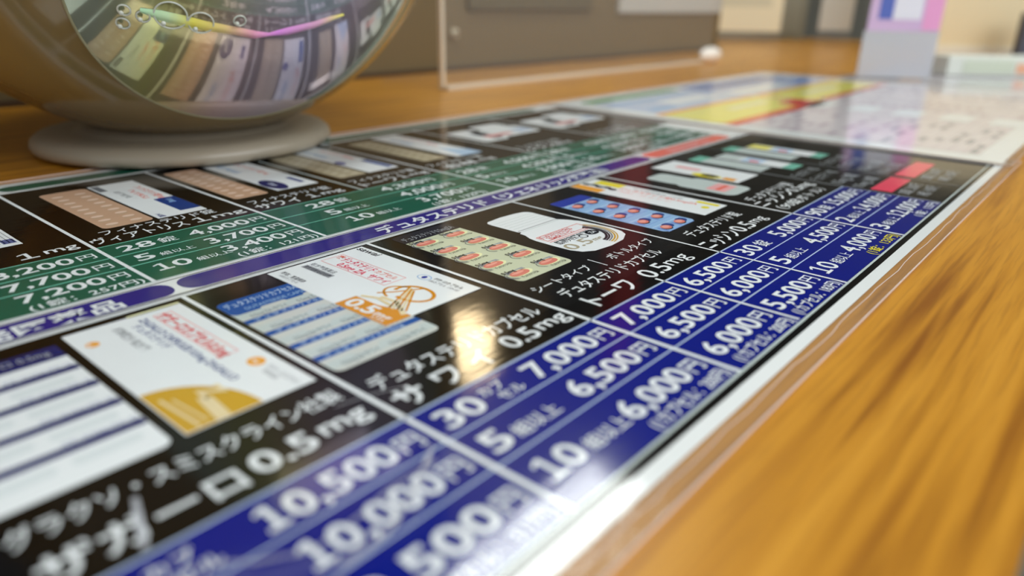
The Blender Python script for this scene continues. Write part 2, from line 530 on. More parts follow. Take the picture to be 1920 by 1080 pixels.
for y in (2.049, 1.923, 1.787, 1.665):
    q.rect(1.058, y - 0.022, 1.470, y + 0.012, 'royal', 4)
    q.text('デュタステリド0.5mg', 1.09, y - 0.014, 0.026, 'skypale', x1=1.40, layer=5, bold=0.006)
for y in (2.10, 1.975, 1.845, 1.715, 1.60):
    q.rect(1.06, y - 0.028, 1.468, y + 0.02, 'silver', 4)
    q.text('0.5mg ZA サワイ', 1.10, y - 0.030, 0.036, 'grey', x1=1.24, layer=5, bold=0.006)
    q.text('0.5mg ZA サワイ', 1.28, y - 0.030, 0.036, 'grey', x1=1.43, layer=5, bold=0.006)
    q.rrect(1.16, y + 0.002, 1.26, y + 0.030, 0.012, 'sheetgrey', 5); q.rrect(1.33, y + 0.002, 1.43, y + 0.030, 0.012, 'sheetgrey', 5)
q.build('blister_picture', pp)
F = (1.353, 2.395, 0, -1, 1, 0)
q = Print(F)
q.rect(0, 0, 0.706, 0.458, 'white', 6)
q.text('sawai', 0.012, 0.418, 0.052, 'ink', x1=0.142, layer=7, bold=0.014, shear=0.2)
q.frame(0.026, 0.228, 0.424, 0.340, 0.004, 'palered', 7)
q.text('薬', 0.034, 0.298, 0.036, 'softred', layer=8, bold=0.02)
q.text('デュタステリド', 0.078, 0.288, 0.050, 'rose', x1=0.275, layer=8, bold=0.02)
q.text('カプセル', 0.285, 0.292, 0.038, 'softred', x1=0.405, layer=8, bold=0.008)
q.text('0.5mg ZA', 0.11, 0.240, 0.050, 'rose', x1=0.275, layer=8, bold=0.02)
q.text('サワイ', 0.30, 0.240, 0.046, 'rose', x1=0.41, layer=8, bold=0.02)
q.text('処方箋医薬品', 0.028, 0.174, 0.030, 'grey', x1=0.185, layer=7, bold=0.012)
q.rect(0.026, 0.134, 0.208, 0.166, 'midgrey', 7)
q.text('男性型脱毛症治療', 0.034, 0.140, 0.024, 'ink', x1=0.20, layer=8, bold=0.01)
q.text('貯法：室温保存', 0.03, 0.040, 0.026, 'ink', x1=0.178, layer=7, bold=0.012)
q.text('1000カプセル', 0.05, 0.018, 0.02, 'grey', x1=0.17, layer=7, bold=0.004)
q.rect(0.428, 0.001, 0.705, 0.095, 'orange', 7)
q.poly([(0.55, 0.095), (0.705, 0.095), (0.705, 0.114), (0.62, 0.114)], 'orange', 7)
q.text('0.5', 0.445, 0.022, 0.090, 'white', x1=0.590, layer=8, bold=0.028)
q.text('mg', 0.60, 0.030, 0.052, 'white', x1=0.675, layer=8, bold=0.02)
q.text('カプセル', 0.61, 0.008, 0.022, 'white', x1=0.675, layer=8, bold=0.01)
# ribbon mark on the carton: a ring crossed by rays
q.arc(0.565, 0.250, 0.085, 0.062, 200, -110, 0.015, 'orange', 7)
q.arc(0.545, 0.225, 0.095, 0.060, 110, 250, 0.010, 'orange', 7)
q.stroke([(0.46, 0.165), (0.50, 0.215), (0.555, 0.310)], 0.010, 'orange', 7)
for k in range(5):
    q.stroke([(0.505 + 0.010 * k, 0.285 - 0.004 * k), (0.600 + 0.016 * k, 0.100 + 0.006 * k)], 0.008, 'orange' if k % 2 == 0 else 'cream', 8)
q.stroke([(0.44, 0.108), (0.50, 0.135), (0.60, 0.120)], 0.016, 'cream', 8)
q.stroke([(0.50, 0.150), (0.58, 0.155), (0.68, 0.10)], 0.018, 'cream', 8)
q.arc(0.470, 0.390, 0.032, 0.022, 0, 360, 0.004, 'sky', 7)
q.ell(0.470, 0.390, 0.011, 0.013, 'bluelogo', 8)
q.text('PTP 10カプセル', 0.512, 0.398, 0.026, 'ink', x1=0.66, layer=7, bold=0.012)
q.text('100カプセル（10×10）', 0.508, 0.372, 0.022, 'grey', x1=0.665, layer=7, bold=0.012)
q.build('carton_picture', pp)

# ---- column: Towa
pp = product_panel(1.854, 2.828)
q = name_text((('シートタイプ', 1.925, 2.285, 1.505, 0.066, 0.010), ('ボトルタイプ', 2.43, 2.772, 1.508, 0.066, 0.010),
               ('デュタステリドカプセル', 1.965, 2.66, 1.400, 0.080, 0.013), ('トーワ', 1.975, 2.255, 1.272, 0.112, 0.030), ('0.5', 2.345, 2.515, 1.272, 0.124, 0.018), ('mg', 2.530, 2.692, 1.285, 0.108, 0.008)))
q.rect(2.347, 1.485, 2.353, 1.585, 'white', 4)
q.build('product_name', pp)
q = Print()
q.rrect(1.965, 1.620, 2.303, 2.285, 0.03, 'leaf', 3, corners=(1, 0, 0, 1))
q.rrect(1.962, 2.285, 2.306, 2.392, 0.03, 'charcoal', 3, corners=(0, 1, 1, 0))
q.text('デュタステリド0.5mgZA', 1.985, 2.308, 0.052, 'midgrey', x1=2.29, layer=4, bold=0.006)
for i, y in enumerate((2.228, 2.092, 1.964, 1.829, 1.689)):
    for j, x in enumerate((2.034, 2.217)):
        q.rect(x - 0.050, y + 0.012, x + 0.058, y + 0.040, 'midgrey', 4)
        q.rect(x - 0.050, y + 0.020, x + 0.058, y + 0.024, 'grey', 5)
        q.ell(x + 0.008, y - 0.001, 0.062, 0.030, 'paleyellow', 5)
        q.ell(x, y, 0.052, 0.024, 'pillpink', 6, pw=2.4)
        q.ell(x - 0.006, y + 0.006, 0.036, 0.009, 'pillhi', 7)
        q.arc(x - 0.012, y - 0.004, 0.058, 0.036, 140, 235, 0.004, 'grey', 6, k=8)
        if j == 0:
            q.arc(x - 0.012, y - 0.004, 0.066, 0.044, 135, 240, 0.004, 'grey', 6, k=8)
        q.text('0.5mg', x - 0.062, y + 0.026, 0.034, 'ink', x1=x + 0.006, layer=7, bold=0.014)
        q.text('デュタステリドZA', x - 0.03, y - 0.048, 0.022, 'ink', x1=x + 0.066, layer=7, bold=0.008)
q.build('blister_picture', pp)
q = Print()
bo = [(2.436, 2.205), (2.44, 2.235), (2.46, 2.252), (2.56, 2.262), (2.66, 2.256), (2.715, 2.244), (2.735, 2.228), (2.742, 2.205), (2.740, 2.052), (2.728, 2.046), (2.740, 2.036), (2.752, 2.020),
      (2.770, 1.992), (2.792, 1.94), (2.800, 1.86), (2.806, 1.76), (2.792, 1.70), (2.765, 1.662), (2.69, 1.626), (2.58, 1.616), (2.47, 1.628), (2.42, 1.660), (2.398, 1.71), (2.394, 1.80),
      (2.396, 1.90), (2.404, 1.942), (2.424, 1.985), (2.428, 2.02), (2.452, 2.03), (2.437, 2.04)]
q.poly(bo, 'white', 3)
q.rect(2.445, 2.043, 2.735, 2.050, 'midgrey', 4); q.rect(2.445, 2.028, 2.735, 2.032, 'silver', 4)
for k in range(5):
    q.rect(2.455, 2.08 + k * 0.03, 2.73, 2.083 + k * 0.03, 'silver', 4)
q.frame(2.425, 1.853, 2.742, 1.925, 0.004, 'softred', 5)
q.text('デュタステリドカプセル', 2.432, 1.886, 0.040, 'red', x1=2.66, layer=5, bold=0.02)
q.text('0.5mgZA「トーワ」', 2.46, 1.858, 0.034, 'red', x1=2.63, layer=5, bold=0.02)
q.rect(2.42, 1.836, 2.745, 1.840, 'softred', 5)
q.text('男性型脱毛症治療薬 処方箋医薬品', 2.43, 1.806, 0.028, 'ink', x1=2.70, layer=5, bold=0.02)
q.text('100カプセル', 2.43, 1.784, 0.026, 'ink', x1=2.57, layer=5, bold=0.014)
q.text('0.5', 2.408, 1.700, 0.102, 'olivetan', x1=2.575, layer=5, bold=0.01)
q.text('mg', 2.585, 1.705, 0.05, 'olivetan', x1=2.65, layer=5)
q.arc(2.602, 1.785, 0.022, 0.020, 0, 360, 0.006, 'ink', 5)
q.ell(2.680, 1.792, 0.040, 0.030, 'ink', 5); q.text('ZA', 2.66, 1.78, 0.034, 'white', x1=2.70, layer=6, bold=0.01)
for k, (c, wd) in enumerate((('charcoal', .013), ('charcoal', .009), ('grey', .007), ('gold', .008), ('gold', .006))):
    q.arc(2.600, 1.800, 0.128 + k * 0.0135, 0.115 + k * 0.0125, 35, -80, wd, c, 5)
q.build('bottle_picture', pp)

# ---- column: Nisshin
pp = product_panel(2.828, 3.669)
q = name_text((('デュタステリド錠', 2.95, 3.475, 1.410, 0.082, 0.014), ('ニッシン', 2.85, 3.165, 1.265, 0.115, 0.026), ('0.5', 3.18, 3.345, 1.270, 0.122, 0.020), ('mg', 3.36, 3.50, 1.285, 0.09, 0.008)))
q.build('product_name', pp)
q = Print()
q.rrect(2.925, 1.532, 3.212, 2.215, 0.035, 'sky', 3, corners=(1, 0, 0, 1))
q.rrect(2.925, 2.150, 3.212, 2.240, 0.02, 'bluelogo', 4)
for i, y in enumerate((2.105, 1.974, 1.846, 1.708, 1.580)):
    for x in (2.997, 3.128):
        if i == 0 or True:
            q.rect(x - 0.060, y + 0.036, x + 0.062, y + 0.044, 'skypale', 4)
            q.rect(x - 0.060, y - 0.050, x + 0.062, y - 0.046, 'midblue', 4)
            q.ell(x + 0.034, y + 0.010, 0.034, 0.030, 'darkblue', 4)
            q.ell(x - 0.004, y - 0.008, 0.034, 0.028, 'ink', 4)
            q.ell(x, y, 0.033, 0.027, 'pillpink', 5); q.ell(x, y + 0.004, 0.024, 0.016, 'pillhi', 6)
            q.rect(x - 0.055, y - 0.04, x - 0.036, y + 0.02, 'midblue', 4)
q.build('blister_picture', pp)
F = (3.318, 2.396, 0, -1, 1, 0)
q = Print(F)
q.rect(0, 0, 0.858, 0.262, 'white', 4)
q.rect(0.004, 0.004, 0.20, 0.085, 'amber', 5); q.rect(0.05, 0.17, 0.23, 0.255, 'yellow', 5)
for k in range(5):
    q.ell(0.04 + k * 0.045, 0.12 + 0.015 * (k % 2), 0.028, 0.020, 'ink', 6)
q.text('デュタステリド錠0.5mgZA', 0.24, 0.150, 0.05, 'softred', x1=0.73, layer=5, bold=0.008)
q.text('「NS」 ニッシン', 0.26, 0.10, 0.04, 'palered', x1=0.60, layer=5, bold=0.008)
q.text('処方箋医薬品 100錠', 0.30, 0.205, 0.03, 'midgrey', x1=0.62, layer=5, bold=0.006)
q.rect(0.70, 0.20, 0.83, 0.24, 'yellow', 5); q.ell(0.79, 0.14, 0.022, 0.025, 'yellow', 5)
q.build('carton_picture', pp)

# ---- column: Nisshin bottle of 90
pp = product_panel(3.669, 4.483)
q = name_text((('デュタステリド錠', 3.76, 4.33, 1.470, 0.080, 0.016), ('ニッシン0.5mg', 3.70, 4.42, 1.378, 0.105, 0.022), ('（90錠ボトル）', 3.73, 4.34, 1.275, 0.080, 0.014)))
q.build('product_name', pp)
q = Print()
for dx, dy, c in ((0.0, 0.0, 'white'),):
    q.rrect(3.79, 1.60, 4.06, 1.98, 0.06, 'silver', 3); q.rrect(3.81, 1.95, 4.02, 2.19, 0.05, 'silver', 4)
    q.rect(3.84, 1.68, 4.02, 1.80, 'palered', 5); q.rect(3.86, 1.72, 4.0, 1.75, 'softred', 6)
q.build('bottle_picture', pp)
q = Print()
q.rect(4.11, 1.72, 4.42, 2.32, 'white', 3)
q.ell(4.16, 1.95, 0.05, 0.10, 'yellow', 5); q.ell(4.17, 1.93, 0.03, 0.06, 'ink', 6)
q.rect(4.24, 2.05, 4.30, 2.22, 'palered', 5); q.rect(4.13, 1.76, 4.20, 1.84, 'amber', 5)
q.build('carton_picture', pp)

# ---- black field to the right: small pack pictures, red tags, lines of type
for x0, x1, tw in ((4.483, 5.00, 0.40), (5.00, 5.64, 0.46)):
    pp = product_panel(x0, x1, 0.705, 2.41)
    q = Print()
    q.rect(x0 + 0.03, 1.75, x0 + 0.22, 2.26, 'silver', 3); q.rect(x0 + 0.25, 1.62, x0 + 0.44, 2.18, 'white', 3)
    q.rect(x0 + 0.03, 2.18, x0 + 0.22, 2.27, 'mint', 4); q.rect(x0 + 0.25, 1.62, x0 + 0.44, 1.70, 'mint', 4)
    q.rect(x0 + 0.27, 2.02, x0 + 0.42, 2.18, 'lemon' if x0 > 4.9 else 'silver', 4); q.rect(x0 + 0.27, 1.86, x0 + 0.42, 2.0, 'skypale', 4)
    q.rect(x0 + 0.29, 1.88, x0 + 0.34, 1.95, 'softred', 5)
    q.build('pack_picture', pp)
    q = Print()
    for y, em in ((1.50, 0.085), (1.38, 0.085), (1.25, 0.10), (1.13, 0.09)):
        q.text('デュタステリド錠' if y > 1.3 else '0.5mg 30錠', x0 + 0.05, y, em, 'midgrey', x1=x0 + tw, bold=0.012)
    q.text('28錠 5,000円', x0 + 0.06, 0.88, 0.085, 'midgrey', x1=x0 + tw, bold=0.014)
    q.text('84錠 14,000円', x0 + 0.10, 0.79, 0.085, 'midgrey', x1=x0 + tw, bold=0.014)
    q.build('product_name', pp)
    q = Print(); q.rect(x0 + 0.05, 0.965, x1 - 0.02, 1.085, 'rose', 4)
    o = q.build('red_tag', pp)
p = Print(); p.rect(4.995, 0.70, 5.006, 2.41, 'grey', 5); p.build('divider_line', ps)

# ---- green section
GROWS = (3.088, 2.925, 2.762)


def green_panel(x0, x1, left, prices, per=None):
    q = Print(); q.rect(x0, 2.63, x1, 3.183, 'green', 2); o = q.build('price_panel', ps)
    q = Print()
    for y in (3.183, 3.012, 2.855):
        q.rect(x0, y - 0.0045, x1, y + 0.0045, 'mint', 3)
    q.rect(x0, 2.626, x1, 2.636, 'silver', 3)
    for i in range(3):
        b = (3.055, 2.892, 2.745)[i]
        if left:
            left_label(q, left[i][0], left[i][1], x0 + 0.06, b - (0.02 if i == 2 else 0), em=0.118)
        price(q, prices[i], x1 - 0.03, b, em=0.118, w=0.29)
    if per:
        q.text(per, x1 - 0.40, 2.655, 0.066, 'white', x1=x1 - 0.02, bold=0.010)
    q.build('price_lettering', o)


green_panel(0.13, 1.027, (('28', '錠'), ('5', '組以上'), ('10', '組以上')), ('8,200', '7,700', '7,200'), '(1錠：257円)')
green_panel(1.027, 1.795, (('28', '錠'), ('5', '組以上'), ('10', '組以上')), ('4,000', '3,700', '3,400'), '(1錠：121円)')
# the middle panel spans two products: quantity left, price between
q = Print(); q.rect(1.795, 2.63, 3.058, 3.183, 'green', 2); o = q.build('price_panel', ps)
q = Print()
for y in (3.183, 3.012, 2.855):
    q.rect(1.795, y - 0.0045, 3.058, y + 0.0045, 'mint', 3)
q.rect(1.795, 2.626, 3.058, 2.636, 'silver', 3)
for i, (a, u, pr_) in enumerate((('28', '錠', '4,300'), ('5', '組以上', '4,000'), ('10', '組以上', '3,700'))):
    b = (3.055, 2.892, 2.735)[i]
    left_label(q, a, u, 2.02, b - (0.01 if i == 2 else 0), em=0.118)
    price(q, pr_, 2.90, b + 0.012, em=0.118, w=0.31)
q.text('(1錠：132円)', 2.50, 2.655, 0.066, 'white', x1=2.90, bold=0.010)
q.build('price_lettering', o)
green_panel(3.058, 3.94, (('28', '錠'), ('5', '組以上'), ('10', '組以上')), ('4,500', '4,200', '3,900'), '(1錠：139円)')
green_panel(3.94, 4.86, (('28', '錠'), ('5', '組以上'), ('10', '組以上')), ('4,500', '4,200', '3,900'), '(1錠：139円)')
green_panel(4.86, 5.66, (('28', '錠'), ('5', '組以上'), ('10', '組以上')), ('4,500', '4,200', '3,900'), '(1錠：139円)')

# green column 0: original drug, only its right side is in the picture
pp = product_panel(0.13, 1.027, 3.19, 4.44)
q = Print(); q.text('プロペシア', 0.16, 3.235, 0.12, 'white', x1=0.70, bold=0.02); numerals(q, '1', 0.765, 0.85, 3.235, 0.115); q.text('mg', 0.868, 3.25, 0.10, 'white', x1=0.995, bold=0.012)
q.build('product_name', pp)
F = (0.52, 4.30, 0, -1, 1, 0)
q = Print(F)
q.rect(0, 0, 0.83, 0.33, 'white', 3)
q.text('プロペシア錠1mg', 0.40, 0.18, 0.05, 'softred', x1=0.76, layer=4, bold=0.02)
q.text('PROPECIA TABLETS', 0.45, 0.09, 0.045, 'sky', x1=0.79, layer=4, bold=0.02)
q.rect(0.30, 0.10, 0.46, 0.16, 'darkblue', 4)
for k in range(5):
    q.rect(0.40, 0.24 + k * 0.018, 0.78, 0.244 + k * 0.018, 'midgrey', 4)
q.rect(0.72, 0.27, 0.79, 0.32, 'inkblue', 4)
q.build('carton_picture', pp)

# viatris column
pp = product_panel(1.027, 1.795, 3.19, 4.44)
q = name_text((('フィナステリド錠', 1.125, 1.66, 3.345, 0.082, 0.010), ('ヴィアトリス', 1.048, 1.47, 3.232, 0.105, 0.018), ('1', 1.50, 1.585, 3.235, 0.11, 0.03), ('mg', 1.60, 1.765, 3.25, 0.09, 0.010)))
q.build('product_name', pp)
q = Print()
q.rrect(1.165, 3.435, 1.395, 4.285, 0.03, 'tan', 3)
for i in range(9):
    for x in (1.225, 1.335):
        y = 3.50 + i * 0.085
        q.ell(x, y, 0.028, 0.018, 'tanhi', 4); q.rect(x - 0.030, y - 0.030, x + 0.02, y - 0.024, 'olivetan', 4)
q.build('blister_picture', pp)
F = (1.41, 4.295, 0, -1, 1, 0)
q = Print(F)
q.rect(0, 0, 0.865, 0.245, 'white', 3)
q.rect(0.44, 0.115, 0.86, 0.244, 'darkblue', 4) if False else q.rect(0.50, 0.14, 0.80, 0.244, 'darkblue', 4)
q.rect(0.02, 0.01, 0.16, 0.05, 'grey', 4)
q.text('フィナステリド錠1mg', 0.16, 0.18, 0.05, 'softred', x1=0.50, layer=4, bold=0.016)
q.text('「VTRS」', 0.22, 0.12, 0.045, 'softred', x1=0.45, layer=4, bold=0.010)
q.text('処方箋医薬品', 0.20, 0.06, 0.035, 'midgrey', x1=0.38, layer=4, bold=0.02)
q.text('1mg', 0.54, 0.185, 0.045, 'sky', x1=0.62, layer=5, bold=0.03)
q.text('140錠', 0.78, 0.02, 0.035, 'inkblue', x1=0.85, layer=4)
q.build('carton_picture', pp)

# sawai, towa and the three far columns: foil sheet beside a white pack
for k, (x0, x1, sx, bx, bw, foil, hi, nm, nx0, nx1) in enumerate((
        (1.795, 2.439, 1.845, 2.10, 0.27, 'tan', 'tanhi', 'サワイ', 1.835, 2.09),
        (2.439, 3.058, 2.52, 2.74, 0.24, 'olivetan', 'olivehi', 'トーワ', 2.50, 2.76),
        (3.058, 3.94, 3.20, 3.47, 0.25, 'olivetan', 'olivehi', '杏林', 3.16, 3.45),
        (3.94, 4.86, None, 4.02, 0.34, None, None, 'クラシエ', 4.0, 4.4),
        (4.86, 5.65, None, 4.93, 0.40, None, None, 'ファイザー', 4.92, 5.35))):
    pp = product_panel(x0, x1, 3.19, 4.44)
    q = name_text((('フィナステリド錠', x0 + 0.06, x0 + 0.55, 3.345, 0.080, 0.012), (nm, nx0, nx1, 3.230, 0.105, 0.020), ('1mg', x0 + 0.34, x0 + 0.57, 3.240, 0.098, 0.014)))
    q.build('product_name', pp)
    if foil:
        q = Print(); q.rrect(sx, 3.49, sx + 0.20, 4.33, 0.025, foil, 3)
        for i in range(10):
            for x in (sx + 0.055, sx + 0.145):
                q.ell(x, 3.55 + i * 0.078, 0.026, 0.018, hi, 4)
        q.build('blister_picture', pp)
    q = Print()
    if foil:
        F = (bx, 4.44 if k < 2 else 4.40, 0, -1, 1, 0); q = Print(F)
        q.rect(0, 0, 0.94, bw, 'white', 3)
        q.text('フィナステリド錠1mg', 0.16, 0.17, 0.05, 'softred', x1=0.55, layer=4, bold=0.010)
        q.text('処方箋医薬品', 0.15, 0.06, 0.05, 'sky', x1=0.40, layer=4, bold=0.010)
        if k == 0:
            q.ell(0.80, 0.06, 0.13, 0.056, 'navy', 5); q.text('1mg', 0.76, 0.045, 0.05, 'white', layer=6); q.rect(0.70, 0.20, 0.86, 0.235, 'inkblue', 4)
        elif k == 1:
            q.ell(0.60, 0.035, 0.05, 0.03, 'bluelogo', 4); q.rect(0.62, 0.18, 0.90, 0.23, 'royal', 4)
        else:
            q.poly([(0.62, 0.12), (0.94, 0.05), (0.94, 0.25), (0.80, 0.25)], 'skypale', 4)
        q.build('carton_picture', pp)
    else:
        c = Print()
        c.rrect(bx, 3.68, bx + bw * 0.8, 4.16, 0.05, 'white', 3); c.rrect(bx + bw * 0.45, 3.74, bx + bw + 0.40, 4.06, 0.06, 'white', 3)
        c.rect(bx + 0.15, 3.80, bx + 0.45, 3.88, 'palered', 4); c.rrect(bx + bw, 3.86, bx + bw + 0.34, 4.24, 0.05, 'white', 4)
        c.rect(bx + bw + 0.2, 3.80, bx + bw + 0.36, 3.95, 'paleblue', 5)
        c.build('pack_picture', pp)

# clear laminate film: margin around the paper, with its cut edge
film = bpy.data.materials.new('laminate_film'); film.use_nodes = True
nt = film.node_tree; b = nt.nodes['Principled BSDF']
b.inputs['Base Color'].default_value = (*lin((196, 170, 138)), 1); b.inputs['Alpha'].default_value = 0.27
b.inputs['Roughness'].default_value = 0.12
g_ = nt.nodes.new('ShaderNodeNewGeometry'); no = nt.nodes.new('ShaderNodeTexNoise'); no.inputs['Scale'].default_value = 260
bp_ = nt.nodes.new('ShaderNodeBump'); bp_.inputs['Strength'].default_value = 0.2; bp_.inputs['Distance'].default_value = 0.001
nt.links.new(g_.outputs['Position'], no.inputs['Vector']); nt.links.new(no.outputs[0], bp_.inputs['Height']); nt.links.new(bp_.outputs[0], b.inputs['Normal'])
edge = mat('film_cut_edge', (226, 206, 196), rough=0.25)


def film_ring(x0, y0, x1, y1, wd, parent, z=0.0):
    bm = bmesh.new()
    X0, Y0, X1, Y1 = x0 - wd, y0 - wd, x1 + wd, y1 + wd
    zz = z + 0.0002
    for a in ((X0, Y0, X1, y0), (X0, y1, X1, Y1), (X0, y0, x0, y1), (x1, y0, X1, y1)):
        vs = [bm.verts.new(v) for v in ((a[0], a[1], zz), (a[2], a[1], zz), (a[2], a[3], zz), (a[0], a[3], zz))]
        bm.faces.new(vs)
    o = bm_obj('laminate_film', bm, film, parent)
    bm = bmesh.new(); t = 0.0045
    for a in ((X0, Y0, X1, Y0 + t), (X0, Y1 - t, X1, Y1), (X0, Y0, X0 + t, Y1), (X1 - t, Y0, X1, Y1)):
        add_box(bm, a[0], a[2], a[1], a[3], z - 0.004, z + 0.003)
    bm_obj('film_edge', bm, edge, o)
    # crinkle in the clear margin
    bm = bmesh.new(); x = X0; pts = []
    yy = y0 - wd * 0.35
    while x < X1:
        pts.append((x, yy + random.uniform(-0.006, 0.006))); x += random.uniform(0.05, 0.16)
    for a_, b_ in zip(pts, pts[1:]):
        vs = [bm.verts.new(v) for v in ((a_[0], a_[1], zz + .001), (b_[0], b_[1], zz + .001), (b_[0], b_[1] + 0.0035, zz + .0012), (a_[0], a_[1] + 0.0035, zz + .0012))]
        bm.faces.new(vs)
    bm_obj('film_crease', bm, edge, o)
    return o


film_ring(PX0, PY0, PX1, PY1, 0.073, ps)
scr = mat('scratch_white', (236, 238, 244), rough=0.3, alpha=0.55)
for k, pts in enumerate(([(0.99, 1.085), (0.88, 1.015), (0.746, 0.937), (0.66, 0.918), (0.581, 0.915)], [(0.955, 1.045), (0.90, 1.01), (0.824, 0.976), (0.706, 0.923), (0.605, 0.927)],
                         [(0.40, 1.12), (0.443, 1.102), (0.498, 1.046), (0.563, 1.005), (0.603, 0.992), (0.717, 1.005), (0.825, 1.029), (0.922, 1.031), (0.98, 1.07)],
                         [(0.935, 1.396), (1.046, 1.375), (1.131, 1.341)], [(0.43, 1.408), (0.41, 1.35), (0.402, 1.333), (0.377, 1.239)], [(0.43, 1.403), (0.404, 1.32), (0.380, 1.243)])):
    bm = bmesh.new()
    for r in range(2 if k < 3 else 1):
        off = r * 0.006; wd = 0.0013 if k < 4 else 0.006
        for (a0, a1), (b0, b1) in zip(pts, pts[1:]):
            d = math.hypot(b0 - a0, b1 - a1); nx, ny = -(b1 - a1) / d, (b0 - a0) / d
            z0 = 0.0062
            vs = [bm.verts.new((a0 + nx * (off - wd), a1 + ny * (off - wd), z0)), bm.verts.new((b0 + nx * (off - wd), b1 + ny * (off - wd), z0)),
                  bm.verts.new((b0 + nx * (off + wd), b1 + ny * (off + wd), z0)), bm.verts.new((a0 + nx * (off + wd), a1 + ny * (off + wd), z0))]
            bm.faces.new(vs)
    bm_obj('scratch', bm, scr, ps)

# ================================================================== SECOND SHEET
s2 = thing('price_list', 'white laminated sheet with green, yellow and red headings beyond the black price list', 'price list', (0, 0, 0.012))
A0, A1, B0, B1 = 5.90, 11.45, 0.62, 4.66
SK = (0, 0, 1, 0, 0.022, 1)
q = Print(SK); q.rect(A0, B0, A1, B1, 'paper', 0); q.build('printed_paper', s2)
q = Print(SK); q.rrect(6.22, 4.33, 8.15, 4.50, 0.08, 'brightgreen', 1); q.rrect(8.3, 4.22, 10.9, 4.50, 0.08, 'midblue', 1); q.build('heading_band', s2)
q = Print(SK)
q.rect(6.15, 3.52, 11.2, 4.27, 'paleblue', 1)
q.rect(6.9, 3.70, 7.9, 3.98, 'white', 2); q.rect(8.25, 4.02, 10.9, 4.20, 'midblue', 2); q.rect(8.4, 3.62, 9.7, 3.86, 'white', 2); q.rect(10.1, 3.60, 11.0, 3.9, 'midblue', 2)
q.rect(6.3, 4.08, 7.9, 4.16, 'sky', 2); q.rect(6.3, 3.6, 6.8, 3.72, 'sky', 2)
q.build('pale_blue_table', s2)
q = Print(SK)
q.rrect(6.07, 2.74, 8.30, 3.50, 0.06, 'amber', 1); q.rrect(6.07, 2.80, 8.25, 3.40, 0.06, 'lemon', 2)
q.rrect(8.35, 2.74, 11.1, 3.50, 0.06, 'amber', 1); q.rrect(8.42, 2.82, 11.0, 3.40, 0.06, 'lemon', 2)
q.rect(7.0, 3.1, 7.9, 3.2, 'paleyellow', 3); q.rect(9.0, 3.1, 10.2, 3.2, 'paleyellow', 3)
q.build('yellow_box', s2)
q = Print(SK); q.rect(6.07, 2.64, 8.0, 2.74, 'red', 3); q.rrect(7.85, 2.62, 8.42, 3.02, 0.08, 'red', 3); q.rect(8.6, 2.70, 11.1, 2.80, 'red', 3); q.build('red_rule', s2)
q = Print(SK)
q.rect(6.15, 0.80, 11.2, 2.62, 'tablegrey', 1)
for y in (2.64, 2.20, 1.77, 1.34, 0.92):
    q.rect(7.90, y - 0.15, 8.42, y + 0.10, 'white', 3)
    q.rect(9.6, y - 0.12, 9.95, y + 0.10, 'pinkwhite', 3)
for i in range(18):
    y = 0.80 + i * 0.105
    q.rect(6.15, y - 0.003, 11.2, y + 0.003, 'dusk', 2)
    for x0, x1 in ((6.2, 7.85), (8.5, 9.5), (10.0, 11.1)):
        x = x0
        while x < x1 - 0.3:
            ln = random.uniform(0.16, 0.30)
            if random.random() < 0.6:
                q.rect(x, y + 0.025, x + ln, y + 0.075, 'midgrey' if x0 < 7 and y < 1.6 else 'dusk', 2)
            x += ln + random.uniform(0.06, 0.2)
for x in (6.15, 7.87, 8.45, 9.55, 11.2):
    q.rect(x - 0.006, 0.80, x + 0.006, 2.62, 'dusk', 2)
q.build('price_table', s2)
film_ring(A0 + 0.05, B0, A1 + 0.05, B1, 0.06, s2, z=0.0)

# ================================================================== THIRD SHEET, far right
s3 = thing('leaflet', 'pale lavender-grey leaflet with small green and orange patches lying past the white sheet', 'leaflet', (0, 0, 0.0))
q = Print(); q.rect(11.72, 0.05, 17.8, 3.6, 'lavgrey', 0); q.build('printed_paper', s3)
q = Print(); q.rect(13.0, 1.0, 13.7, 1.45, 'leaf', 1); q.build('green_patch', s3)
q = Print(); q.rect(12.4, 0.6, 12.8, 0.8, 'amber', 1); q.build('orange_patch', s3)

# ================================================================== SPHERE DEVICE
CX, CY, CZ, RR = 2.486, 5.15, 1.955, 1.889
dev = thing('dispenser', 'round glossy cream device with a mirror-like iridescent front on a low white disc foot', 'device', (CX, CY, 0))
creamy = mat('glossy_cream_plastic', (140, 118, 74), rough=0.16, spec=0.6, coat=0.3)
footm = mat('foot_white_plastic', (160, 150, 132), rough=0.3)
lathe('foot', [(0, 0.007), (0.93, 0.007), (0.985, 0.02), (1.0, 0.05), (0.99, 0.085), (0.955, 0.115), (0.88, 0.128), (0.75, 0.13), (0.70, 0.14), (0.66, 0.17), (0, 0.17)], footm, dev, centre=(-0.02, 0.06, 0))
AX = Vector((-0.0867, -0.8672, -0.4903)).normalized(); HA = math.radians(32.6)
prof = []
for k in range(0, 73):
    th = math.pi - (math.pi - HA) * k / 72
    prof.append((RR * math.sin(th), RR * math.cos(th)))
lathe('body', prof, creamy, dev, n=128, centre=(0, 0, CZ), axis=AX)
rimm = mat('rim_olive', (150, 146, 112), rough=0.12, spec=0.6)
rp = []
for k in range(13):
    a = math.radians(k * 30)
    rp.append((RR * math.sin(HA) + 0.009 * math.cos(a), RR * math.cos(HA) + 0.009 * math.sin(a)))
lathe('rim', rp, rimm, dev, n=128, centre=(0, 0, CZ), axis=AX)
